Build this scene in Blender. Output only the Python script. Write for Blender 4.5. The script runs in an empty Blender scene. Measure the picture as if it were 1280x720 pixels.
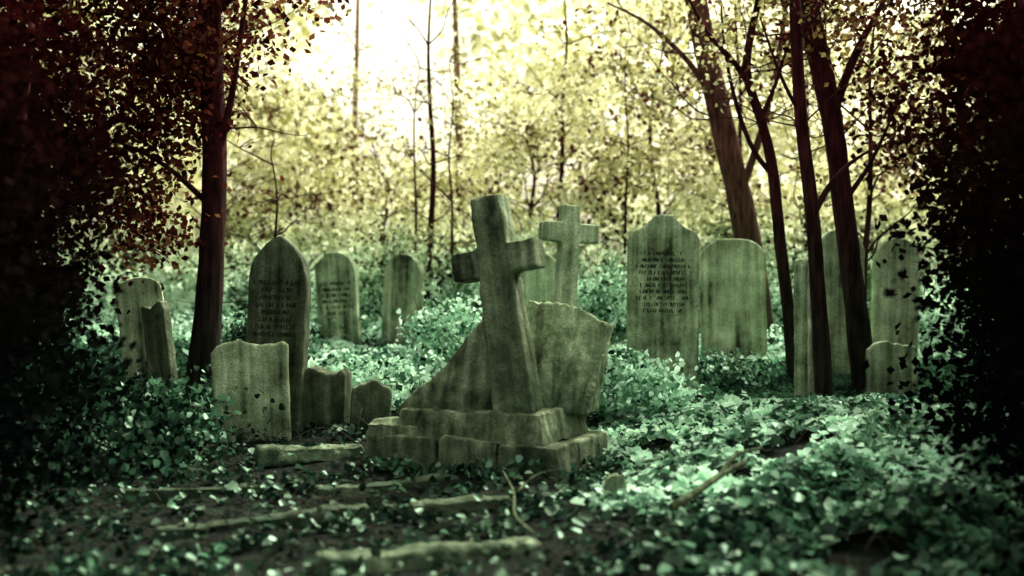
import bpy, math, random
import numpy as np
from mathutils import Vector, Matrix
random.seed(7); R=np.random.RandomState(11)
scene=bpy.context.scene
COL=scene.collection

# ---------------------------------------------------------------- ground height
def g(x,y):
    x=np.asarray(x,float); y=np.asarray(y,float)
    z=0.06*np.clip(y-7,0,23)
    z=z+0.2*np.exp(-(((x-2.1)/1.3)**2+((y-7.0)/1.4)**2))
    z=z+0.035*np.sin(x*1.7+0.4)*np.sin(y*1.3+1.1)+0.02*np.sin(x*4.1+y*2.3)+0.012*np.sin(x*9.1-y*7.7)
    return z
def gz(x,y): return float(g(x,y))

# ---------------------------------------------------------------- node helpers
def new_mat(name):
    m=bpy.data.materials.new(name); m.use_nodes=True
    nt=m.node_tree; nt.nodes.clear()
    return m,nt
def N(nt,t,**k):
    n=nt.nodes.new(t)
    for a,b in k.items(): setattr(n,a,b)
    return n
def ramp(nt,stops):
    r=N(nt,'ShaderNodeValToRGB'); e=r.color_ramp.elements
    while len(e)<len(stops): e.new(0.5)
    for i,(p,c) in enumerate(stops):
        e[i].position=p; e[i].color=(c[0],c[1],c[2],1)
    return r

def stone_mat(name,tone=1.0,dark=0.5,foot=(0.014,0.042,0.024)):
    m,nt=new_mat(name); L=nt.links.new
    out=N(nt,'ShaderNodeOutputMaterial'); bs=N(nt,'ShaderNodeBsdfPrincipled')
    bs.inputs['Roughness'].default_value=0.92; bs.inputs['Specular IOR Level'].default_value=0.2
    tc=N(nt,'ShaderNodeTexCoord'); oi=N(nt,'ShaderNodeObjectInfo')
    off=N(nt,'ShaderNodeVectorMath',operation='ADD'); mul=N(nt,'ShaderNodeMath',operation='MULTIPLY'); mul.inputs[1].default_value=37
    L(oi.outputs['Random'],mul.inputs[0]); L(tc.outputs['Object'],off.inputs[0]); L(mul.outputs[0],off.inputs[1])
    n1=N(nt,'ShaderNodeTexNoise'); n1.inputs['Scale'].default_value=3.6; n1.inputs['Detail'].default_value=9; n1.inputs['Roughness'].default_value=0.66
    L(off.outputs[0],n1.inputs['Vector'])
    mp=N(nt,'ShaderNodeMapping'); mp.inputs['Scale'].default_value=(14,14,0.9); L(off.outputs[0],mp.inputs['Vector'])
    n2=N(nt,'ShaderNodeTexNoise'); n2.inputs['Scale'].default_value=1; n2.inputs['Detail'].default_value=6; L(mp.outputs[0],n2.inputs['Vector'])
    mixf=N(nt,'ShaderNodeMix',data_type='FLOAT'); mixf.inputs['Factor'].default_value=0.5
    L(n1.outputs['Fac'],mixf.inputs[2]); L(n2.outputs['Fac'],mixf.inputs[3])
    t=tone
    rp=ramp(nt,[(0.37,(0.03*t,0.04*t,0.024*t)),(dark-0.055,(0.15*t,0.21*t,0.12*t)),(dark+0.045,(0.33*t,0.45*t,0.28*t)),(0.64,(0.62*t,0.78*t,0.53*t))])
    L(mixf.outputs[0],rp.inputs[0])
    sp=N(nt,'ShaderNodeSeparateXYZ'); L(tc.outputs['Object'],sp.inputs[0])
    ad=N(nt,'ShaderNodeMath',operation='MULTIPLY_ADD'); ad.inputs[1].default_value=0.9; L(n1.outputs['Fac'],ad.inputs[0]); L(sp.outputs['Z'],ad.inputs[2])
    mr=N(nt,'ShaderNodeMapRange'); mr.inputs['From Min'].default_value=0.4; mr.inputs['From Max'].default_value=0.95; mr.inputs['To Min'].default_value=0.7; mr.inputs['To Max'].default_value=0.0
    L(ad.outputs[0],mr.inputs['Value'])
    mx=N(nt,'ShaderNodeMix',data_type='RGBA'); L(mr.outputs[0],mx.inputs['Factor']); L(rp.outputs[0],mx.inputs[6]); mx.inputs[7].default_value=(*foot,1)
    n3=N(nt,'ShaderNodeTexNoise'); n3.inputs['Scale'].default_value=70; n3.inputs['Detail'].default_value=4; L(off.outputs[0],n3.inputs['Vector'])
    rs=ramp(nt,[(0.35,(0.7,0.7,0.7)),(0.6,(1.1,1.1,1.1))]); L(n3.outputs['Fac'],rs.inputs[0])
    m2=N(nt,'ShaderNodeMix',data_type='RGBA',blend_type='MULTIPLY'); m2.inputs['Factor'].default_value=1
    L(mx.outputs[2],m2.inputs[6]); L(rs.outputs[0],m2.inputs[7]); L(m2.outputs[2],bs.inputs['Base Color'])
    b=N(nt,'ShaderNodeBump'); b.inputs['Strength'].default_value=0.8; b.inputs['Distance'].default_value=0.03
    ms=N(nt,'ShaderNodeMath',operation='MULTIPLY_ADD'); ms.inputs[1].default_value=0.35; L(n3.outputs['Fac'],ms.inputs[0]); L(mixf.outputs[0],ms.inputs[2])
    L(ms.outputs[0],b.inputs['Height']); L(b.outputs[0],bs.inputs['Normal'])
    L(bs.outputs[0],out.inputs[0]); return m

def bark_mat(name,hi,lo):
    m,nt=new_mat(name); L=nt.links.new
    out=N(nt,'ShaderNodeOutputMaterial'); bs=N(nt,'ShaderNodeBsdfPrincipled'); bs.inputs['Roughness'].default_value=0.95; bs.inputs['Specular IOR Level'].default_value=0.1
    tc=N(nt,'ShaderNodeTexCoord'); mp=N(nt,'ShaderNodeMapping'); mp.inputs['Scale'].default_value=(22,22,3.5); L(tc.outputs['Object'],mp.inputs['Vector'])
    n=N(nt,'ShaderNodeTexNoise'); n.inputs['Scale'].default_value=1; n.inputs['Detail'].default_value=7; L(mp.outputs[0],n.inputs['Vector'])
    sp=N(nt,'ShaderNodeSeparateXYZ'); L(tc.outputs['Object'],sp.inputs[0])
    mr=N(nt,'ShaderNodeMapRange'); mr.inputs['From Min'].default_value=0.6; mr.inputs['From Max'].default_value=2.6; L(sp.outputs['Z'],mr.inputs['Value'])
    mx=N(nt,'ShaderNodeMix',data_type='RGBA'); L(mr.outputs[0],mx.inputs['Factor']); mx.inputs[6].default_value=(*lo,1); mx.inputs[7].default_value=(*hi,1)
    r=ramp(nt,[(0.35,(0.3,0.3,0.3)),(0.7,(1.9,1.9,1.9))]); L(n.outputs['Fac'],r.inputs[0])
    m2=N(nt,'ShaderNodeMix',data_type='RGBA',blend_type='MULTIPLY'); m2.inputs['Factor'].default_value=1; L(mx.outputs[2],m2.inputs[6]); L(r.outputs[0],m2.inputs[7]); L(m2.outputs[2],bs.inputs['Base Color'])
    b=N(nt,'ShaderNodeBump'); b.inputs['Strength'].default_value=0.9; b.inputs['Distance'].default_value=0.02; L(n.outputs['Fac'],b.inputs['Height']); L(b.outputs[0],bs.inputs['Normal'])
    L(bs.outputs[0],out.inputs[0]); return m

def leaf_mat(name,trans=0.5,gloss=0.04):
    m,nt=new_mat(name); L=nt.links.new
    out=N(nt,'ShaderNodeOutputMaterial'); at=N(nt,'ShaderNodeAttribute'); at.attribute_name='tint'
    d=N(nt,'ShaderNodeBsdfDiffuse'); t=N(nt,'ShaderNodeBsdfTranslucent')
    L(at.outputs['Color'],d.inputs['Color']); L(at.outputs['Color'],t.inputs['Color'])
    a=N(nt,'ShaderNodeMixShader'); a.inputs[0].default_value=trans; L(d.outputs[0],a.inputs[1]); L(t.outputs[0],a.inputs[2])
    if gloss>0:
        gl=N(nt,'ShaderNodeBsdfGlossy'); gl.inputs['Roughness'].default_value=0.35
        gl.inputs['Color'].default_value=(0.6,0.95,0.72,1)
        b=N(nt,'ShaderNodeMixShader'); b.inputs[0].default_value=gloss; L(a.outputs[0],b.inputs[1]); L(gl.outputs[0],b.inputs[2])
        L(b.outputs[0],out.inputs[0])
    else: L(a.outputs[0],out.inputs[0])
    return m

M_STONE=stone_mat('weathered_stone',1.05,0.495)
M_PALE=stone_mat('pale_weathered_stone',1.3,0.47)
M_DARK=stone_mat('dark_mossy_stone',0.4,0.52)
M_BLACK=stone_mat('darkest_stone',0.3,0.52)  # same stone at the lowest tone
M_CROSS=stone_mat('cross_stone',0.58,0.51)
M_BARK=bark_mat('maroon_brown_bark',(0.04,0.006,0.009),(0.012,0.012,0.009))
M_BARKB=bark_mat('brown_bark',(0.10,0.04,0.033),(0.03,0.032,0.02))
M_BARKP=bark_mat('pale_brown_bark',(0.24,0.15,0.09),(0.07,0.1,0.055))
M_LEAF=leaf_mat('leaf_translucent',0.5,0.01)
M_DLEAF=leaf_mat('dark_leaf',0.45,0.0)
M_YEW=leaf_mat('yew_leaf',0.3,0.0)
M_IVY=leaf_mat('ivy_leaf',0.3,0.035)
m,nt=new_mat('letter_engraving'); o=N(nt,'ShaderNodeOutputMaterial'); b=N(nt,'ShaderNodeBsdfPrincipled'); b.inputs['Base Color'].default_value=(0.014,0.02,0.012,1); b.inputs['Roughness'].default_value=1; b.inputs['Specular IOR Level'].default_value=0
nt.links.new(b.outputs[0],o.inputs[0]); M_LET=m
m,nt=new_mat('leaf_litter_soil'); L=nt.links.new
o=N(nt,'ShaderNodeOutputMaterial'); b=N(nt,'ShaderNodeBsdfPrincipled'); b.inputs['Roughness'].default_value=1; b.inputs['Specular IOR Level'].default_value=0.1
tc=N(nt,'ShaderNodeTexCoord'); n=N(nt,'ShaderNodeTexNoise'); n.inputs['Scale'].default_value=9; n.inputs['Detail'].default_value=10; n.inputs['Roughness'].default_value=0.75; L(tc.outputs['Object'],n.inputs['Vector'])
v=N(nt,'ShaderNodeTexVoronoi'); v.inputs['Scale'].default_value=26; L(tc.outputs['Object'],v.inputs['Vector'])
r=ramp(nt,[(0.4,(0.003,0.005,0.004)),(0.58,(0.010,0.016,0.011)),(0.75,(0.04,0.075,0.045))]); L(n.outputs['Fac'],r.inputs[0]); L(r.outputs[0],b.inputs['Base Color'])
bp=N(nt,'ShaderNodeBump'); bp.inputs['Strength'].default_value=1; bp.inputs['Distance'].default_value=0.04
ma=N(nt,'ShaderNodeMath',operation='ADD'); L(n.outputs['Fac'],ma.inputs[0]); L(v.outputs['Distance'],ma.inputs[1]); L(ma.outputs[0],bp.inputs['Height']); L(bp.outputs[0],b.inputs['Normal']); L(b.outputs[0],o.inputs[0]); M_SOIL=m

# ---------------------------------------------------------------- object helpers
def add_obj(name,verts,faces,mat,parent=None,smooth=False):
    me=bpy.data.meshes.new(name); me.from_pydata([tuple(v) for v in verts],[],faces); me.update()
    ob=bpy.data.objects.new(name,me); COL.objects.link(ob)
    if mat: me.materials.append(mat)
    if smooth: me.polygons.foreach_set('use_smooth',[True]*len(me.polygons))
    if parent: ob.parent=parent
    return ob
def tag(ob,label,cat,group=None,kind=None):
    ob['label']=label
    if cat: ob['category']=cat
    if group: ob['group']=group
    if kind: ob['kind']=kind
def empty(name,loc=(0,0,0)):
    e=bpy.data.objects.new(name,None); e.location=loc; e.empty_display_size=0.2; COL.objects.link(e); return e
TEX=bpy.data.textures.new('stone_wear','CLOUDS'); TEX.noise_scale=0.12; TEX.noise_depth=4
TEX2=bpy.data.textures.new('stone_wear_big','CLOUDS'); TEX2.noise_scale=0.4; TEX2.noise_depth=3
def erode(ob,vox=0.014,s=0.02,s2=0.02):
    r=ob.modifiers.new('rm','REMESH'); r.mode='VOXEL'; r.voxel_size=vox; r.use_smooth_shade=True
    for T,st in ((TEX,s),(TEX2,s2)):
        if st>0:
            d=ob.modifiers.new('dp','DISPLACE'); d.texture=T; d.strength=st; d.mid_level=0.5; d.texture_coords='GLOBAL'
def extrude_outline(name,pts,t,mat,parent=None):
    n=len(pts); vs=[(p[0],-t/2,p[1]) for p in pts]+[(p[0],t/2,p[1]) for p in pts]
    fs=[list(range(n)),list(range(2*n-1,n-1,-1))]+[[i,i+n,(i+1)%n+n,(i+1)%n] for i in range(n)]
    return add_obj(name,vs,fs,mat,parent)
def top_outline(style,w,h):
    P=[]; hw=w/2
    if style=='round':
        for i in range(25):
            a=math.pi*i/24; P.append((hw*math.cos(a),h-hw+hw*math.sin(a)))
    elif style=='segment':
        rise=w*0.33
        for i in range(25):
            a=math.pi*i/24; P.append((hw*math.copysign(abs(math.cos(a))**0.8,math.cos(a)),h-rise+rise*math.sin(a)))
    elif style=='gothic':
        rise=w*0.82; A=math.radians(70); rr=1/(1-math.cos(A))
        for i in range(13):
            a=i/12*A
            P.append((hw*(1-rr*(1-math.cos(a))),h-rise+rise*math.sin(a)/math.sin(A)))
        P+= [(-x,z) for x,z in P[-2::-1]]
    elif style=='shoulder':
        sh=h-w*0.36
        for i in range(33):
            x=hw*math.cos(math.pi*i/32); u=abs(x)/hw
            z=h-.012-(h-sh)*(.42*u*u+.58*min(1,max(0,(u-.22)/.5))**1.5*(3-2*min(1,max(0,(u-.22)/.5)))*.62) - (.05*max(0,(u-.9)/.1)**2)
            P.append((x,z))
    elif style=='broken':
        k=14; ph=random.uniform(0,6)
        for i in range(k+1):
            P.append((hw-w*i/k,h-0.03-.025*math.sin(i*.55+ph)-0.03*random.random()-(.03 if i in(0,k) else 0)))
    P=[(P[0][0],0)]+P+[(P[-1][0],0)]
    return P
def inscription(parent,w,z0,z1,t,rows,fill=0.8):
    vs=[];fs=[]
    y=-t/2-0.006
    def q(x,z,dx,dz,th):
        l=math.hypot(dx,dz) or 1; nx,nz=-dz/l*th/2,dx/l*th/2
        i=len(vs); vs.extend([(x+nx,y,z+nz),(x-nx,y,z-nz),(x+dx-nx,y,z+dz-nz),(x+dx+nx,y,z+dz+nz)]); fs.append([i,i+1,i+2,i+3])
    rh=(z1-z0)/rows
    for r in range(rows):
        z=z1-(r+1)*rh; lw=w*fill*random.uniform(0.6,1.0); x=-lw/2; ch=rh*0.52; cw=ch*0.72
        while x<lw/2:
            if random.random()<0.14: x+=cw*0.9; continue
            if random.random()<0.07: x+=cw; continue
            k=random.randint(0,4)
            if k in(0,1,3): q(x,z,0,ch,ch*0.28)
            if k in(0,2): q(x,z+ch*0.05,cw*0.6,0,ch*0.22)
            if k in(1,4): q(x,z+ch*random.choice((0.5,0.95)),cw*0.6,0,ch*0.22)
            if k in(2,4): q(x,z,cw*0.6,ch,ch*0.25)
            if k==3: q(x+cw*0.55,z,0,ch,ch*0.28)
            x+=cw
    ob=add_obj('inscription',vs,fs,M_LET,parent); ob['label']='worn illegible carved lettering'
    s=ob.modifiers.new('sw','SHRINKWRAP'); s.target=parent; s.wrap_method='NEAREST_SURFACEPOINT'; s.wrap_mode='OUTSIDE_SURFACE'; s.offset=.004
    return ob
HG='old headstones standing among the trees'
def headstone(x,y,topz,w,t,style,yaw,lean,pitch,mat,label,rows=0,zr=(0.5,0.85),name='headstone',er=(0.014,0.014,0.02)):
    base=gz(x,y)-0.1; h=topz-base
    P=top_outline(style,w,h)
    ob=extrude_outline(name,P,t,mat); erode(ob,*er)
    ob.location=(x,y,base); ob.rotation_euler=(math.radians(pitch),math.radians(lean),math.radians(yaw))
    tag(ob,label,'gravestone',HG)
    if rows: inscription(ob,w,h*zr[0],h*zr[1],t,rows)
    return ob

# ---------------------------------------------------------------- ground
gx=np.concatenate([-np.geomspace(200,12,14)[:-1],np.linspace(-12,12,161),np.geomspace(12,200,14)[1:]])
gy=np.concatenate([[-60,-25,-8],np.linspace(-2,16,121),np.geomspace(16,260,34)[1:]])
X,Y=np.meshgrid(gx,gy); Z=g(X,Y)
nx_=len(gx); ny_=len(gy)
V=np.stack([X.ravel(),Y.ravel(),Z.ravel()],1)
F=[[j*nx_+i,j*nx_+i+1,(j+1)*nx_+i+1,(j+1)*nx_+i] for j in range(ny_-1) for i in range(nx_-1)]
gr=add_obj('ground',V,F,M_SOIL,smooth=True); tag(gr,'dark woodland soil covered in leaf litter',None,kind='structure')

# ---------------------------------------------------------------- leaves
T6=np.array([(0,0,0),(-.42,.22,.12),(-.33,.62,.1),(0,1,0),(.33,.62,.1),(.42,.22,.12)],float)
F6=np.array([(0,3,2,1),(0,5,4,3)])
T4=np.array([(0,0,0),(-.36,.5,.08),(0,1,0),(.36,.5,.08)],float); F4=np.array([(0,3,2,1)])
def leaves(name,pos,size,col,mat,parent=None,tmpl='4',up=None,rs=R):
    n=len(pos); T,Fc=(T6,F6) if tmpl=='6' else (T4,F4)
    if up is None:
        A=rs.normal(size=(n,3))
    else:
        A=rs.normal(size=(n,3))*up; A[:,2]+=1
    A/=np.linalg.norm(A,axis=1)[:,None]
    B=rs.normal(size=(n,3)); B-=A*(A*B).sum(1)[:,None]; B/=np.linalg.norm(B,axis=1)[:,None]
    C=np.cross(B,A)
    size=np.broadcast_to(size,(n,))[:,None,None]
    W=(C[:,None,:]*T[None,:,0:1]+B[:,None,:]*(T[None,:,1:2]-.5)+A[:,None,:]*T[None,:,2:3])*size+pos[:,None,:]
    k=len(T); V=W.reshape(-1,3)
    FF=(Fc[None]+(np.arange(n)*k)[:,None,None]).reshape(-1,4)
    me=bpy.data.meshes.new(name); me.vertices.add(len(V)); me.vertices.foreach_set('co',V.ravel().astype(np.float32))
    me.loops.add(FF.size); me.loops.foreach_set('vertex_index',FF.ravel().astype(np.int32))
    me.polygons.add(len(FF)); me.polygons.foreach_set('loop_start',np.arange(0,FF.size,4,dtype=np.int32)); me.polygons.foreach_set('loop_total',np.full(len(FF),4,dtype=np.int32))
    me.update(calc_edges=True); me.validate()
    at=me.attributes.new('tint','FLOAT_COLOR','POINT')
    c=np.ones((n,k,4),np.float32); c[:,:,:3]=np.clip(col,0,.95)[:,None,:]; at.data.foreach_set('color',c.ravel())
    me.materials.append(mat)
    ob=bpy.data.objects.new(name,me); COL.objects.link(ob)
    if parent: ob.parent=parent
    return ob
def sm(a,b,x): t=np.clip((x-a)/(b-a),0,1); return t*t*(3-2*t)
def palette(z,lum,bright=1.0):  # leaf colour carries shadow and highlight tones, maroon to cream higher up
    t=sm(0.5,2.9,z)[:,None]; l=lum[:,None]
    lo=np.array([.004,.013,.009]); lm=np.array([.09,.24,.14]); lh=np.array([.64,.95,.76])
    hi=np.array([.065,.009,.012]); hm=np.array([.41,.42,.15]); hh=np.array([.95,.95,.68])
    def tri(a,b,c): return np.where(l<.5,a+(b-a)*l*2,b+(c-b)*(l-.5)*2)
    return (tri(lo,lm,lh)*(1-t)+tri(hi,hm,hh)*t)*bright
def clumps(centers,per,spread,rs=R,squash=0.7):
    n=len(centers); idx=np.repeat(np.arange(n),per)
    sp=np.broadcast_to(spread,(n,))[idx][:,None]
    d=rs.normal(size=(len(idx),3))*sp; d[:,2]*=squash
    return centers[idx]+d,idx

# ---------------------------------------------------------------- trees
def tube(paths,seg=9,rough=0.06):
    vs=[];fs=[]
    for path in paths:
        sg=seg if path[0][3]>.02 else 5
        pts=[]
        for i in range(len(path)-1):
            a,b=np.array(path[i],float),np.array(path[i+1],float)
            for k in range(4):
                pts.append(a+(b-a)*k/4)
        pts.append(np.array(path[-1],float)); pts=np.array(pts)
        sm_=pts.copy()
        for _ in range(3): sm_[1:-1]=(sm_[:-2]+2*sm_[1:-1]+sm_[2:])/4
        pts=sm_; base=len(vs)
        for i,p in enumerate(pts):
            d=pts[min(i+1,len(pts)-1)][:3]-pts[max(i-1,0)][:3]; d/=np.linalg.norm(d)+1e-9
            u=np.cross(d,[0.3,1,0.1]); u/=np.linalg.norm(u); w=np.cross(d,u)
            for s in range(sg):
                a=2*math.pi*s/sg; r=p[3]*(1+random.uniform(-rough,rough))
                vs.append(tuple(p[:3]+r*(math.cos(a)*u+math.sin(a)*w)))
            if i:
                o=base+(i-1)*sg
                for s in range(sg): fs.append([o+s,o+(s+1)%sg,o+sg+(s+1)%sg,o+sg+s])
        fs.append([base+len(pts)*sg-sg+s for s in range(sg)]); fs.append([base+s for s in range(sg)][::-1])
    return vs,fs
def tree(paths,crownpos,crownidx,lum,size,label,mat=M_BARK,bright=1.0,group='woodland trees around the graves',cat='tree',name='tree',tm='4',col=None,lm=None):
    x,y=paths[0][0][0],paths[0][0][1]; z=gz(x,y)
    e=empty(name,(x,y,z)); off=np.array([x,y,z])
    pp=[[ (p[0]-x,p[1]-y,p[2]-z,p[3]) for p in path] for path in paths]
    vs,fs=tube(pp); add_obj('trunk',vs,fs,mat,e,smooth=True)
    if crownpos is not None and len(crownpos):
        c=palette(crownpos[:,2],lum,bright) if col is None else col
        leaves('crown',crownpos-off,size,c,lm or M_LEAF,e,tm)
    tag(e,label,cat,group); return e
def twigs(start,n,length,r,spread=1.0,up=0.3,rs=random,fork=True):
    out=[]
    for i in range(n):
        a=rs.uniform(0,2*math.pi); l=length*rs.uniform(.5,1.25)
        p=list(start); path=[(p[0],p[1],p[2],r)]
        dx,dy=math.cos(a)*spread,math.sin(a)*spread; dz=up+rs.uniform(-.4,.7)
        for k in range(1,6):
            p[0]+=dx*l/5+rs.uniform(-.13,.13)*l; p[1]+=dy*l/5+rs.uniform(-.1,.1)*l; p[2]+=dz*l/5+rs.uniform(-.13,.13)*l
            path.append((p[0],p[1],p[2],r*(1-k/6)))
        out.append(path)
        if fork:
            out+=twigs(path[2][:3],2,l*.55,r*.5,1,up,rs,False)
    return out
def lumrand(idx,nc,a=0.5,spread=0.28,leafs=0.22,rs=R):
    cl=np.clip(rs.normal(a,spread,nc),0,1); return np.clip(cl[idx]+rs.normal(0,leafs,len(idx)),0,1)

# left trunk
p1=[[(-2.72,9.5,gz(-2.72,9.5)-.1,.16),(-2.66,9.5,.6,.13),(-2.6,9.5,1.4,.11),(-2.56,9.5,2.3,.105),(-2.62,9.5,3.5,.10),(-2.6,9.5,5.2,.09),(-2.5,9.6,7.2,.05)]]
p1+=[[(-2.56,9.5,2.3,.04),(-2.4,9.4,2.8,.03),(-2.28,9.3,3.5,.02),(-2.1,9.2,4.4,.012)],[(-2.6,9.5,2.9,.05),(-2.95,9.5,3.4,.03),(-3.4,9.5,3.8,.015)],[(-2.6,9.5,1.9,.03),(-3.0,9.4,2.3,.02),(-3.5,9.2,2.5,.008)],[(-2.6,9.5,3.6,.05),(-1.8,9.3,4.1,.03),(-.9,9.2,4.2,.01)]]
p1+=twigs((-2.6,9.5,2.6),4,1.0,.012)+twigs((-2.62,9.5,3.2),4,1.1,.012)
c=np.concatenate([R.uniform([-3.7,8.8,2.5],[-2.75,10.2,5.0],(90,3)),R.uniform([-3.0,8.8,3.0],[-2.1,10.2,4.2],(14,3)),R.uniform([-3.4,8.6,3.6],[-.9,10.5,6],(28,3)),R.uniform([-3.5,8.9,1.4],[-2.85,9.9,2.6],(18,3))])
cp,ci=clumps(c,90,.2); lu=lumrand(ci,len(c),.3,.2,.2)
tree(p1,cp,ci,lu,R.uniform(.05,.09,len(cp)),'tall dark tree trunk beside a leaning headstone',col=np.array([.085,.014,.014])*(.15+1.6*lu[:,None])+np.array([.12,.14,.03])*(lu[:,None]**3),lm=M_DLEAF)  # canopy shading put into the crown as dark maroon leaf colour
p2=[[(2.98,13,gz(2.98,13)-.1,.2),(2.85,13,1.4,.17),(2.72,13,2.2,.15),(2.5,13,3.1,.145),(2.2,13,4.4,.14),(1.9,13,6.5,.1),(1.8,13,8.4,.05)]]
p2+=[[(2.45,13,3.3,.05),(2.15,12.9,3.8,.035),(1.6,12.8,4.3,.02),(1.1,12.7,4.5,.01)],[(2.7,13,2.3,.05),(3.0,12.9,3.2,.04),(3.2,12.8,4.4,.03),(3.3,12.8,5.6,.01)]]
p2+=twigs((2.5,13,3.2),5,1.2,.014)+twigs((2.3,13,4.0),5,1.2,.014)
c=R.uniform([.6,12,3.3],[4.8,14.2,7.2],(58,3)); cp,ci=clumps(c,50,.26); lu=lumrand(ci,len(c),.55,.38,.28)
tree(p2,cp,ci,lu,R.uniform(.05,.1,len(cp)),'thick leaning tree trunk behind pale round headstone',mat=M_BARKB)
y=11.
p3=[[(2.85,y,gz(2.85,y)-.1,.075),(2.78,y,.9,.065),(2.68,y,1.7,.06),(2.62,y,2.4,.055),(2.5,y,2.9,.05),(2.33,y,3.35,.045),(2.38,y,3.7,.04),(2.6,y,4.6,.03),(2.7,y,5.6,.015)],
    [(2.35,y,3.3,.035),(2.15,y,3.55,.03),(1.95,y,3.75,.022),(1.75,y,4.15,.015),(1.5,y,4.6,.007)],
    [(2.52,y,2.95,.028),(2.65,y,3.25,.022),(2.75,y,3.6,.012),(2.95,y,4.1,.006)],
    [(2.64,y,2.3,.03),(2.42,y,2.55,.026),(2.25,y,3.0,.022),(2.12,y,3.6,.015),(2.08,y,4.3,.006)]]
p3+=twigs((2.5,y,2.9),4,.8,.01)+twigs((2.3,y,3.4),4,.8,.01)
c=R.uniform([1.4,10.4,3.2],[3.4,11.8,5.8],(26,3)); cp,ci=clumps(c,40,.2); lu=lumrand(ci,len(c),.45,.3,.25)
tree(p3,cp,ci,lu,R.uniform(.045,.08,len(cp)),'slender forked tree with bare crooked branches')
y=9.5
p4=[[(2.72,y,gz(2.72,y)-.1,.085),(2.68,y,.7,.075),(2.64,y,1.3,.068),(2.6,y,1.9,.062),(2.5,y,2.6,.058),(2.45,y,3.6,.05),(2.4,y,4.8,.035),(2.5,y,6,.015)],
    [(2.62,y,1.85,.03),(2.72,y,2.05,.026),(2.88,y,2.25,.02),(3.1,y,2.4,.01),(3.4,y,2.5,.005)],
    [(2.45,y,3.3,.03),(2.7,y,3.7,.02),(2.9,y,4.2,.01)],[(2.5,y,2.7,.02),(2.3,y-.1,3.0,.015),(2.1,y-.2,3.5,.007)]]
p4+=twigs((2.5,y,2.6),4,.8,.009)+twigs((2.45,y,3.4),4,.9,.01)
c=R.uniform([1.9,8.9,3.4],[3.6,10.2,5.6],(20,3)); cp,ci=clumps(c,50,.2); lu=lumrand(ci,len(c),.12,.14,.15)
tree(p4,cp,ci,lu,R.uniform(.045,.08,len(cp)),'thin dark tree rising beside narrow headstone',bright=.8,lm=M_DLEAF)
y=10.5
p5=[[(3.4,y,gz(3.4,y)-.1,.14),(3.32,y,.8,.11),(3.22,y,1.6,.10),(3.12,y,2.4,.10),(3.05,y,2.95,.105),(2.84,y,3.8,.11),(2.7,y,4.8,.1),(2.7,y,6.5,.05)],
    [(3.08,y,2.9,.05),(3.3,y,3.5,.04),(3.6,y,4.0,.02),(3.8,y,4.6,.01)],[(3.16,y,2.0,.03),(3.45,y,2.4,.02),(3.7,y,3.0,.01)]]
p5+=twigs((3.1,y,2.6),5,.9,.01)+twigs((2.95,y,3.4),5,.9,.01)
c=np.concatenate([R.uniform([2.6,9.8,3.4],[4.3,11.2,5.2],(34,3)),R.uniform([3.4,9.8,2.5],[4.2,11.2,3.5],(18,3))]); cp,ci=clumps(c,60,.22); lu=lumrand(ci,len(c),.25,.2,.2)
tree(p5,cp,ci,lu,R.uniform(.05,.09,len(cp)),'dark twisting tree trunk between two headstones',col=np.array([.08,.014,.014])*(.15+1.6*lu[:,None])+np.array([.3,.32,.08])*(lu[:,None]**3),lm=M_DLEAF)  # crown shade on this side painted as dark maroon leaves
def sapling(x,y,r,top,lean,label,mat=M_BARK,cl=12,lum=.5):
    z=gz(x,y)-.1; path=[(x+lean*k/6+random.uniform(-.06,.06),y,z+(top-z)*k/6,r*(1-.13*k)) for k in range(7)]
    paths=[path]
    for k in (2,3,4,5,6): paths+=twigs(path[k][:3],2,.9,min(.014,r*.35))
    c=np.array([path[4][:3]])+R.normal(size=(cl,3))*[.6,.6,1.0]; cp,ci=clumps(c,40,.2)
    tree(paths,cp,ci,lumrand(ci,cl,lum,.3,.25),R.uniform(.05,.1,len(cp)),label,mat)
sapling(-1.2,16,.065,5.6,0.02,'slim straight dark tree among bright leaves')
sapling(-.82,15.5,.03,4.4,-.05,'thin young tree stem among bright leaves')
sapling(-1.55,17,.035,4.6,.1,'thin young tree stem among bright leaves')
sapling(3.75,11.6,.045,4.2,.1,'thin dark sapling behind pale headstone')
sapling(-1.0,22,.13,8.5,-.2,'distant tree trunk coloured pale as in haze',M_BARKP,14,.8)  # haze put into the paler bark and leaf colour
sapling(-3.2,22,.09,8.5,.2,'distant tree trunk coloured pale as in haze',M_BARKP,14,.8)
sapling(.75,17.5,.06,6,.1,'slim straight dark tree among bright leaves')
sapling(1.5,15.5,.03,4.6,.15,'thin young tree stem among bright leaves')
sapling(3.3,15,.05,5.6,-.3,'slim straight dark tree among bright leaves')
sapling(-2.75,12.5,.035,2.6,.05,'thin dark sapling behind dark gothic headstone',cl=6,lum=.3)
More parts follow.
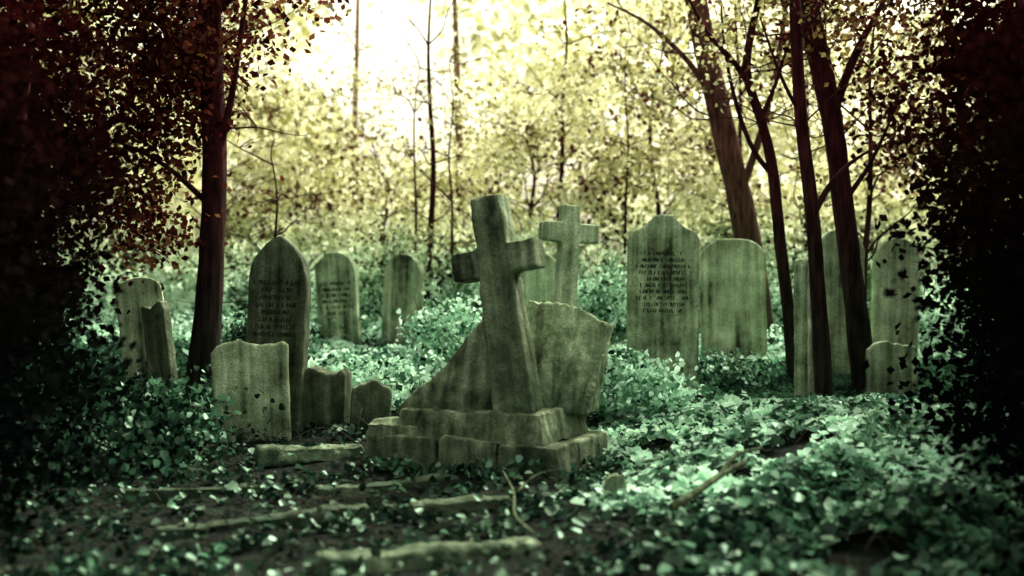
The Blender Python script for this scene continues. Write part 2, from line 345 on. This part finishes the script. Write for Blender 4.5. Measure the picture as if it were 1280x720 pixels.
def midtree(x,y,rx,z0,z1,n,per,lum,label,size=(.07,.14),bright=1.,spread=.24,mat=M_BARK,ls=.34):  # lum and bright put sunlit and shaded tone into the leaf colour
    z=gz(x,y)-.1
    path=[(x+random.uniform(-.12,.12),y+random.uniform(-.1,.1),z+(z1-z)*k/6*.9,.06*(1-.14*k)) for k in range(7)]
    paths=[path]
    for k in (1,2,3,4,5,6): paths+=twigs(path[k][:3],5,rx*.9,.015)
    c=[]
    while len(c)<n:
        p=R.uniform(-1,1,3)
        if (p**2).sum()<1.1: c.append((x+p[0]*rx,y+p[1]*1.3,(z0+z1)/2+p[2]*(z1-z0)/2))
    c=np.array(c); cp,ci=clumps(c,per,spread); k=cp[:,2]>g(cp[:,0],cp[:,1]); cp=cp[k]; ci=ci[k]
    tree(paths,cp,ci,lumrand(ci,n,lum,.4,ls),R.uniform(size[0],size[1],len(cp)),label,mat,bright)
midtree(-5.0,18,2.0,1.0,6.0,56,80,.6,'leafy young tree with leaves coloured pale as if sunlit')
midtree(-3.9,20,1.5,1.0,5.0,44,75,.72,'leafy young tree with leaves coloured pale as if sunlit',size=(.1,.2))
midtree(-2.2,19,1.5,.9,3.6,40,70,.76,'leafy young tree with leaves coloured pale as if sunlit')
midtree(.3,18,1.7,.8,4.8,58,85,.7,'leafy young tree with leaves coloured pale as if sunlit')
midtree(2.3,17.5,1.8,.8,6.4,72,88,.66,'leafy young tree with leaves coloured pale as if sunlit')
midtree(4.6,17,1.9,.8,6.4,68,85,.66,'leafy young tree with leaves coloured pale as if sunlit')
midtree(6.8,16,1.7,.8,5.2,50,70,.3,'leafy young tree with leaves darkened as in shade',bright=.5)
midtree(-7.0,16,1.7,.6,5.4,60,70,.2,'leafy young tree with leaves darkened as in shade',bright=.5)
# far wood (stuff)
c=[]
while len(c)<640:
    p=R.uniform([-17,27,1.2],[17,38,12]); ax,az=p[0]/p[1],(p[2]-1.2)/p[1]
    if ((ax+.115)/.08)**2+((az-.19)/.09)**2<1 and R.rand()<.95: continue
    if az>.12 and R.rand()<.35: continue
    c.append(p)
c=np.array(c); cp,ci=clumps(c,46,.58); lu=lumrand(ci,len(c),.95,.2,.18)  # near-white leaf colour stands in for sunlit haze
fw=leaves('distant_wood',cp,R.uniform(.2,.4,len(cp)),palette(cp[:,2]*.7,lu,1.0),M_LEAF); tag(fw,'wood beyond the graveyard, leaves coloured pale as in sunlit haze','wood',kind='stuff')

def yew(x,y,r,h,n,label,ls=1.):
    z=gz(x,y)-.1; paths=[]
    for k in range(4):
        a=k*1.6+.3; paths.append([(x+.12*math.cos(a),y+.12*math.sin(a),z,.11),(x+.3*math.cos(a),y+.3*math.sin(a),z+h*.3,.09),(x+.5*r*math.cos(a),y+.5*r*math.sin(a),z+h*.65,.05),(x+.6*r*math.cos(a),y+.6*r*math.sin(a),z+h*.9,.02)])
    c=[]
    while len(c)<n:
        p=R.uniform(-1,1,3)
        if p[0]**2+p[1]**2<1: c.append((x+p[0]*r*(1-.2*abs(p[2])),y+p[1]*r,z+.2+h*(p[2]+1)/2))
    c=np.array(c); cp,ci=clumps(c,int(90/ls),.17); lu=lumrand(ci,n,.1,.08,.08)
    t=sm(.5,3,cp[:,2])[:,None]
    col=(np.array([.020,.003,.003])*t+np.array([.003,.006,.005])*(1-t))*(0.3+2.5*lu[:,None])  # shadow tones put into the colour: maroon above, green-black below
    tree(paths,cp,ci,lu,R.uniform(.06,.11,len(cp))*ls,label,M_BARK,name='yew_tree',cat='tree',group='dark evergreens at the edge of the graves',col=col,lm=M_YEW)
yl='dense dark evergreen at the edge of the graves'
for s in (-1,1):
    yew(s*3.5,6.6,.95,3.3,150,yl,.8); yew(s*4.85,9.2,1.2,4.1,150,yl); yew(s*6.2,12.2,1.5,5.0,160,yl); yew(s*2.72,4.6,.75,2.6,110,yl,.65)

# ---------------------------------------------------------------- headstones
headstone(-1.85,8.5,1.61,.46,.16,'gothic',-6,1.5,-3,M_BLACK,'tall dark gothic-arched headstone with worn lettering',8,(.52,.8))
headstone(-1.92,8.15,.84,.56,.08,'broken',4,-3,-6,M_STONE,'broken stone slab leaning against a gothic headstone')
headstone(-2.17,14,1.66,.54,.12,'round',-14,-3,2,M_STONE,'round-topped headstone with worn lettering, slightly tilted',6,(.42,.75))
headstone(-1.41,14,1.63,.52,.14,'round',-20,2,0,M_STONE,'plain round-topped headstone in undergrowth')
headstone(1.365,10,1.88,.65,.11,'shoulder',-5,.5,-1,M_STONE,'large shouldered headstone with rows of worn lettering',10,(.5,.82))
headstone(2.43,12,1.74,.71,.11,'segment',-6,-1,1,M_PALE,'wide pale round-topped headstone beside leaning tree')
headstone(3.32,11.2,1.8,.5,.1,'round',5,1,0,M_PALE,'pale headstone partly hidden by dark trunk')
headstone(3.95,11.4,1.72,.5,.1,'round',8,2,0,M_PALE,'pale round-topped headstone at edge of thicket')
headstone(3.42,9.9,.74,.44,.1,'broken',-4,0,0,M_STONE,'low broken stone below taller headstones')
headstone(2.72,10.2,1.48,.3,.12,'segment',62,-2,0,M_STONE,'narrow headstone turned nearly edge-on beside thin tree')
headstone(-3.3,10,1.3,.4,.09,'segment',18,-5,0,M_PALE,'small pale leaning headstone in dark undergrowth')
headstone(-3.05,9.7,1.1,.26,.09,'broken',-28,-8,0,M_DARK,'dark tilted stone beside tree trunk')
headstone(.33,12,1.57,.4,.1,'round',6,0,0,M_PALE,'pale round-topped headstone behind the crosses')
headstone(-1.48,8.6,.6,.4,.24,'broken',-6,0,0,M_BLACK,'low dark mossy broken stone',name='footstone')
headstone(-1.1,8.4,.52,.3,.16,'broken',6,4,0,M_DARK,'small low weathered footstone',name='footstone')
headstone(.545,5.9,.2,.12,.06,'round',10,3,0,M_STONE,'tiny stone marker in ivy',name='grave_marker')

# ---------------------------------------------------------------- cross monument
def box_taper(name,w0,d0,w1,d1,z0,z1,mat,parent,ox=0,oy=0,er=None,seg=1):
    vs=[(-w0/2,-d0/2,z0),(w0/2,-d0/2,z0),(w0/2,d0/2,z0),(-w0/2,d0/2,z0),(ox-w1/2,oy-d1/2,z1),(ox+w1/2,oy-d1/2,z1),(ox+w1/2,oy+d1/2,z1),(ox-w1/2,oy+d1/2,z1)]
    fs=[[3,2,1,0],[4,5,6,7],[0,1,5,4],[1,2,6,5],[2,3,7,6],[3,0,4,7]]
    ob=add_obj(name,vs,fs,mat,parent)
    if er: erode(ob,*er)
    return ob
def cross_mesh(name,h,wb,wt,t,armz,armw,armh,mat,parent):
    hw=lambda z:(wb+(wt-wb)*z/h)/2
    a0,a1=armz-armh/2,armz+armh/2
    P=[(hw(0),0),(hw(a0),a0),(armw/2,a0),(armw/2,a1),(hw(a1),a1),(hw(h),h),(-hw(h),h),(-hw(a1),a1),(-armw/2,a1),(-armw/2,a0),(-hw(a0),a0),(-hw(0),0)]
    ob=extrude_outline(name,P,t,mat,parent); erode(ob,.011,.022,.025); return ob
rr_=lambda a: math.radians(random.uniform(-a,a))
mx_,my_=-.1,7.35
E=empty('cross_monument',(mx_,my_,gz(mx_,my_)-.05)); E.rotation_euler=(0,0,math.radians(-24))
tag(E,'weathered stone cross leaning on a stepped plinth','gravestone cross')
bw=[.46,.42,.44]; x0=-.66
for i,w in enumerate(bw):
    b_=box_taper('base_block',w-.004,.36,w-.04,.34,0,.3+random.uniform(-.03,.01),M_CROSS if i%2 else M_DARK,E,er=(.012,.03,.06)); b_.location=(x0+w/2,-.34+random.uniform(-.03,.02),0); b_.rotation_euler=(rr_(2),rr_(3),rr_(3)); x0+=w
for i,w in enumerate([.66,.66]):
    b_=box_taper('base_block',w-.012,.55,w-.04,.52,0,.28,M_CROSS,E,er=(.016,.03,.06)); b_.location=(-.66+.66*i+w/2,.13,0); b_.rotation_euler=(rr_(2),rr_(2),rr_(2))
s=box_taper('upper_step',1.1,.78,1.0,.66,.26,.46,M_CROSS,E,er=(.012,.035,.08)); s.location=(-.0,-.06,0); s.rotation_euler=(0,math.radians(-1.5),rr_(3))
p=box_taper('plinth',.9,.6,.22,.2,.42,1.05,M_CROSS,E,ox=.23,oy=.0,er=(.013,.045,.1)); p.location=(-.14,.0,0)
cr=cross_mesh('cross',1.43,.29,.2,.17,1.01,.6,.19,M_CROSS,E); cr.location=(.27,-.25,.43); cr.rotation_euler=(math.radians(-3),math.radians(-10),math.radians(-2))

E2=empty('cross_monument',(.4,9.2,gz(.4,9.2)-.05)); tag(E2,'slimmer pale stone cross behind the leaning cross','gravestone cross'); E2.rotation_euler=(0,math.radians(3),math.radians(18))
c2=cross_mesh('cross',1.5,.2,.15,.13,1.27,.5,.16,M_STONE,E2); c2.location=(0,0,.3)
box_taper('plinth',.6,.5,.45,.38,0,.34,M_STONE,E2,er=(.014,.015,.02))

vs=[];k=40
w,h,t=.58,.76,.42
fr=[];bk=[]
for i in range(k+1):
    u=i/k; top=h-.05*u-.12*max(0,u-.25)**1.2-.02*math.sin(u*9)-.02*random.random()
    xo=-w/2+w*u
    rid=.085*abs(math.sin(u*3.1*math.pi+.4))**.7
    fr.append(((xo*.95-.13,-t/2-rid-.1,0),(xo+.03,-t/2-rid*.7+.05,top))); bk.append(((xo*.95-.02,t/2,0),(xo+.02,t/2,top)))
for a,b_ in fr+bk: vs+= [a,b_]
fs=[];K=2*(k+1)
for i in range(k):
    a=2*i; fs.append([a,a+2,a+3,a+1]); fs.append([K+a,K+a+1,K+a+3,K+a+2]); fs.append([a+1,a+3,K+a+3,K+a+1]); fs.append([a,K+a,K+a+2,a+2])
fs.append([0,1,K+1,K]); e_=2*k; fs.append([e_,K+e_,K+e_+1,e_+1])
lb=add_obj('tomb_stone',vs,fs,M_STONE); erode(lb,.011,.045,.07); lb.location=(.34,7.5,.36); lb.rotation_euler=(math.radians(-4),math.radians(3),math.radians(-4))
tag(lb,'thick leaning ribbed stone resting behind the cross','gravestone')

def slab(name,x,y,z,L_,W,H,yaw,roll,mat,label,cat):
    ob=box_taper(name,L_,W,L_*.93,W*.85,0,H,mat,None,er=(.014,.045,.09)); ob.location=(x,y,z); ob.rotation_euler=(math.radians(roll),rr_(3),math.radians(yaw)); tag(ob,label,cat); return ob
slab('ledger_slab',-1.38,7.5,gz(-1.38,7.5)-.02,.72,.5,.1,16,-5,M_CROSS,'flat tilted grave slab beside the stepped cross','grave slab')
slab('kerb_stone',-1.75,6.35,gz(-1.75,6.35)-.07,1.0,.13,.12,20,0,M_BLACK,'mossy grave kerb lying in leaf litter','kerb')
slab('kerb_stone',-.75,6.6,gz(-.75,6.6)-.07,.9,.13,.12,17,0,M_DARK,'mossy grave kerb lying in leaf litter','kerb')
slab('kerb_stone',-1.25,5.6,gz(-1.25,5.6)-.08,1.15,.13,.12,24,0,M_BLACK,'mossy grave kerb lying in leaf litter','kerb')
slab('kerb_stone',-.15,5.95,gz(-.15,5.95)-.07,.9,.13,.12,22,0,M_DARK,'mossy grave kerb lying in leaf litter','kerb')
slab('kerb_stone',-.34,4.85,gz(-.34,4.85)-.05,1.1,.2,.12,30,-4,M_CROSS,'long pale kerb stone half buried in ground','kerb')
slab('footstone',-.76,7.3,gz(-.76,7.3)-.05,.4,.3,.3,-20,0,M_CROSS,'squat stone block beside the stepped base','stone block')

# ---------------------------------------------------------------- ground cover
def inw(n,y0,y1,pw=1.0,m=.42):
    y=y0+(y1-y0)*R.rand(n)**pw; x=R.uniform(-1,1,n)*(y*m+.3); return x,y
def pn(x,y,s,seed=0):
    return .5+.25*(np.sin(x*s+1.3*seed)*np.cos(y*s*1.2+seed)+np.sin(x*s*2.3-y*s*1.7+seed*2)+.6*np.sin(x*s*4.1+y*s*3.3))
def clear(x,y):
    return ~((np.abs(x+.1)<.66)&(np.abs(y-7.3)<.48))
x,y=inw(52000,3.6,9.8,1.0); w=sm(.0,.9,x-.25-.12*np.sin(y*3))*(pn(x,y,2.2,1)>.25)*np.where(y<5.0,.6,1); k=(R.rand(len(x))<w)&clear(x,y); x,y=x[k],y[k]
hgt=.04+.18*pn(x,y,3.0,4)*R.rand(len(x))**.6*sm(.2,1.4,x)*sm(10.5,8.5,y)
z=g(x,y)+hgt
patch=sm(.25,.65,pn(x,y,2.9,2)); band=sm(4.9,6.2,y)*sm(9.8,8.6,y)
lum=np.clip(.02+(.14+.75*band)*patch+1.0*(hgt-.07)+R.normal(0,.2,len(x))+.45*band,0,1); lum=np.where(R.rand(len(x))<.22,lum*.12,lum)  # sunlit patches and foreground shade put into the ivy colour
iv=leaves('ivy_ground_cover',np.stack([x,y,z],1),R.uniform(.035,.095,len(x)),palette(z*0,lum,1.),M_IVY,None,'6',up=.6); tag(iv,'glossy pale green ivy carpeting the ground, sunlit patches put into its colour','ivy',kind='stuff')
x,y=inw(30000,3.2,9.5,.9); k=(R.rand(len(x))<.18+.7*(pn(x,y,2.7,7)>.64))&clear(x,y)&(x<1.2); x,y=x[k],y[k]
z=g(x,y)+.01+.08*R.rand(len(x))**2; lum=np.clip(-.02+.2*(pn(x,y,1.9,3)-.5)+R.normal(0,.09,len(x)),0,1); hot=(pn(x,y,4.3,6)>.84); lum=np.where(R.rand(len(x))<np.where(hot,.4,.004),R.uniform(.4,1,len(x)),lum)  # sun dapples painted as clusters of bright leaves
lt=leaves('leaf_litter',np.stack([x,y,z],1),R.uniform(.025,.07,len(x)),palette(z*0,lum,.9),M_IVY,None,'6',up=.6); tag(lt,'dark fallen leaves and low weeds','leaf litter',kind='stuff')
x,y=inw(66000,8.9,17,.9); hh=.05+.42*pn(x,y,1.6,5)*R.rand(len(x))**.7
hh*=np.where((x>.75)&(y<10.6),.3,1)*np.where((x>1.9)&(y<12),.5,1)*np.where((x<-.9)&(x>-2.8)&(y>10)&(y<13.9),.38,1); z=g(x,y)+hh
lum=np.clip(.72+.9*(pn(x,y,2.6,9)-.5)+.5*(hh-.15)+R.normal(0,.36,len(x)),0,1)  # sunlight put into the leaf colour, since crowns block much of the sun
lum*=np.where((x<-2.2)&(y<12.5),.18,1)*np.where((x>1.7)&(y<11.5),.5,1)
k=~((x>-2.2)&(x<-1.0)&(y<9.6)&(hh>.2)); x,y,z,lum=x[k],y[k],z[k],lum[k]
x2,y2=inw(16000,17,28,1.); z2=g(x2,y2)+.1+.8*R.rand(len(x2))*pn(x2,y2,.9,2); l2=np.clip(.8+R.normal(0,.3,len(x2)),0,1)
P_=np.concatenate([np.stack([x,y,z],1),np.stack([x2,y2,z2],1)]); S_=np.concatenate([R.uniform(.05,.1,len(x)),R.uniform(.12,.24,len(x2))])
ug=leaves('undergrowth',P_,S_,palette(P_[:,2]*.9,np.concatenate([lum,l2]),1.),M_LEAF,None,'4',up=.9); tag(ug,'brambles and weeds between the headstones, sunlight put into their colour','undergrowth',kind='stuff')
def shrub(x,y,rx,h,n,lum,label,zs=.6,ls=.3,sz=(.03,.07)):  # high lum puts sunlight into the leaf colour
    z=gz(x,y); e=empty('shrub',(x,y,z)); st=[]
    for i in range(7): st+=twigs((0,0,0),1,h*1.0,.008,.5*rx/h,.8)
    vs,fs=tube(st,5); add_obj('stem',vs,fs,M_BARKB,e,True)
    c=[]
    while len(c)<n:
        p=R.uniform(-1,1,3)
        if (p**2).sum()<1: c.append((p[0]*rx,p[1]*rx*.6,h*(.5+.5*p[2])))
    cp,ci=clumps(np.array(c),30,.08); cp[:,2]=np.abs(cp[:,2])+.02
    leaves('foliage',cp,R.uniform(sz[0],sz[1],len(cp)),palette((cp[:,2]+z)*zs,lumrand(ci,n,lum,.3,ls)),M_LEAF,e,'6'); tag(e,label,'shrub','leafy shrubs between the headstones')
shrub(.95,8.9,.44,.52,70,.95,'low bright-leaved shrub between cross and shouldered headstone')
shrub(-.62,11,.42,.85,70,.92,'bright-leaved bush beside slim tree stems')
shrub(-.35,9.6,.35,.6,40,.8,'bright-leaved bush behind the leaning cross')
shrub(-1.3,10.2,.5,.3,50,.9,'low bramble bush in front of small headstones')
shrub(2.05,10.6,.4,.3,40,.4,'low dim bramble bush beside shouldered headstone')
shrub(1.05,12.5,.4,1.2,60,.88,'bright-leaved bush behind shouldered headstone')
shrub(-2.35,10.3,.3,.75,40,.15,'dark bramble bush beside dark tree trunk')
shrub(-2.4,7.4,.35,.5,50,.12,'tangled dark bush beside broken slab')
bl='pale thicket shrub behind the headstones, leaves coloured as if sunlit'
for (sx,sy,sr,sh) in [(-3.4,15.5,.8,1.3),(-1.8,15.6,.7,1.5),(-.5,14.2,.6,1.3),(.2,14.8,.8,1.6),(1.8,13.8,.7,1.5),(3.1,14.6,.9,1.7),(4.6,14.2,.8,1.4)]:
    shrub(sx,sy,sr,sh,80,.72,bl,.9,.34,(.05,.1))
c=np.stack([R.uniform(-3.0,-2.0,50),R.uniform(6.2,9.0,50),R.uniform(.0,.4,50)],1); cp,ci=clumps(c,40,.14); cp[:,2]=np.maximum(cp[:,2],g(cp[:,0],cp[:,1])+.01)
w_=leaves('weeds',cp,R.uniform(.03,.07,len(cp)),palette(cp[:,2]*0,lumrand(ci,50,.06,.1,.14)),M_IVY,None,'6'); tag(w_,'tangled dark weeds beside the gothic headstone','weeds',kind='stuff')
c=np.array([(-.55,6.95,.0),(-.1,6.72,.02),(.2,6.9,.02),(.55,7.0,.05),(-.75,7.0,.02),(.4,6.75,.0),(-.3,6.8,.0),(.1,6.75,.1)]); cp,ci=clumps(c,60,.1,squash=.3); cp[:,2]=g(cp[:,0],cp[:,1])+np.abs(cp[:,2])*.9+.02
w_=leaves('weeds',cp,R.uniform(.03,.06,len(cp)),palette(cp[:,2]*0,lumrand(ci,8,.12,.15,.2)),M_IVY,None,'6'); tag(w_,'small weeds growing around the stone base','weeds',kind='stuff')
paths=[]
for i in range(110):
    x,y=[float(v[0]) for v in inw(1,3.8,9)]; 
    if abs(x+.1)<.8 and 6.6<y<8: continue
    a=random.uniform(0,6.28); l=random.uniform(.25,.8); z=gz(x,y); hgt_=random.uniform(.03,.22)
    paths.append([(x+math.cos(a)*l*t,y+math.sin(a)*l*t,z+hgt_*4*t*(1-t)+.01,.0035*(1-.5*t)) for t in (0,.25,.5,.75,1)])
vs,fs=tube(paths,5); bs_=add_obj('bramble_stems',vs,fs,M_BARKB,None,True); tag(bs_,'thin arching bramble stems over the ground','bramble',kind='stuff')
def branch(pts,r,label):
    x,y,z=pts[0]; path=[(p[0]-x,p[1]-y,p[2]-z,r*(1-.12*i)) for i,p in enumerate(pts)]
    path2=[path[2],(path[2][0]+.1,path[2][1]+.15,path[2][2]+.08,r*.5),(path[2][0]+.25,path[2][1]+.2,path[2][2]+.1,r*.25)]
    vs,fs=tube([path,path2],8); ob=add_obj('fallen_branch',vs,fs,M_BARKP,None,True); ob.location=(x,y,z); tag(ob,label,'branch','fallen branches on the ground')
branch([(.75,5.15,.17),(.9,5.3,.22),(1.05,5.5,.27),(1.2,5.65,.3)],.022,'pale fallen branch lying across ivy')
branch([(.1,4.9,.1),(-.0,5.3,.1),(.02,5.7,.13),(-.05,6.1,.18)],.010,'thin broken twig on dark ground')

# ---------------------------------------------------------------- light
W=bpy.data.worlds.new('World'); scene.world=W; W.use_nodes=True; nt=W.node_tree; L=nt.links.new
bg=nt.nodes['Background']; sky=N(nt,'ShaderNodeTexSky'); sky.sky_type='NISHITA'; sky.sun_disc=False
EL,AZ=48,36
sky.sun_elevation=math.radians(EL); sky.sun_rotation=math.radians(AZ); sky.dust_density=8; sky.air_density=1
hs=N(nt,'ShaderNodeHueSaturation'); hs.inputs['Saturation'].default_value=.25; L(sky.outputs[0],hs.inputs['Color'])
mt=N(nt,'ShaderNodeMix',data_type='RGBA',blend_type='MULTIPLY'); mt.inputs['Factor'].default_value=1; L(hs.outputs[0],mt.inputs[6]); mt.inputs[7].default_value=(1.05,1.0,.75,1)
L(mt.outputs[2],bg.inputs['Color']); bg.inputs['Strength'].default_value=.36
sd=bpy.data.lights.new('sun','SUN'); sd.energy=5; sd.angle=math.radians(.5); sd.color=(1,.97,.82)
so=bpy.data.objects.new('sun',sd); COL.objects.link(so)
d=Vector((math.sin(math.radians(AZ))*math.cos(math.radians(EL)),math.cos(math.radians(AZ))*math.cos(math.radians(EL)),math.sin(math.radians(EL))))
so.rotation_euler=d.to_track_quat('Z','Y').to_euler(); so.location=d*40
# ---------------------------------------------------------------- camera
cd=bpy.data.cameras.new('camera'); cd.sensor_width=36; cd.lens=36*1372/1280; cd.clip_end=1000; cd.clip_start=.05
cd.dof.use_dof=True; cd.dof.focus_distance=8.6; cd.dof.aperture_fstop=.85
co=bpy.data.objects.new('camera',cd); COL.objects.link(co); co.location=(0,0,1.2); co.rotation_euler=(math.radians(90),0,0); scene.camera=co
scene.view_settings.view_transform='Standard'; scene.view_settings.look='None'; scene.view_settings.exposure=0
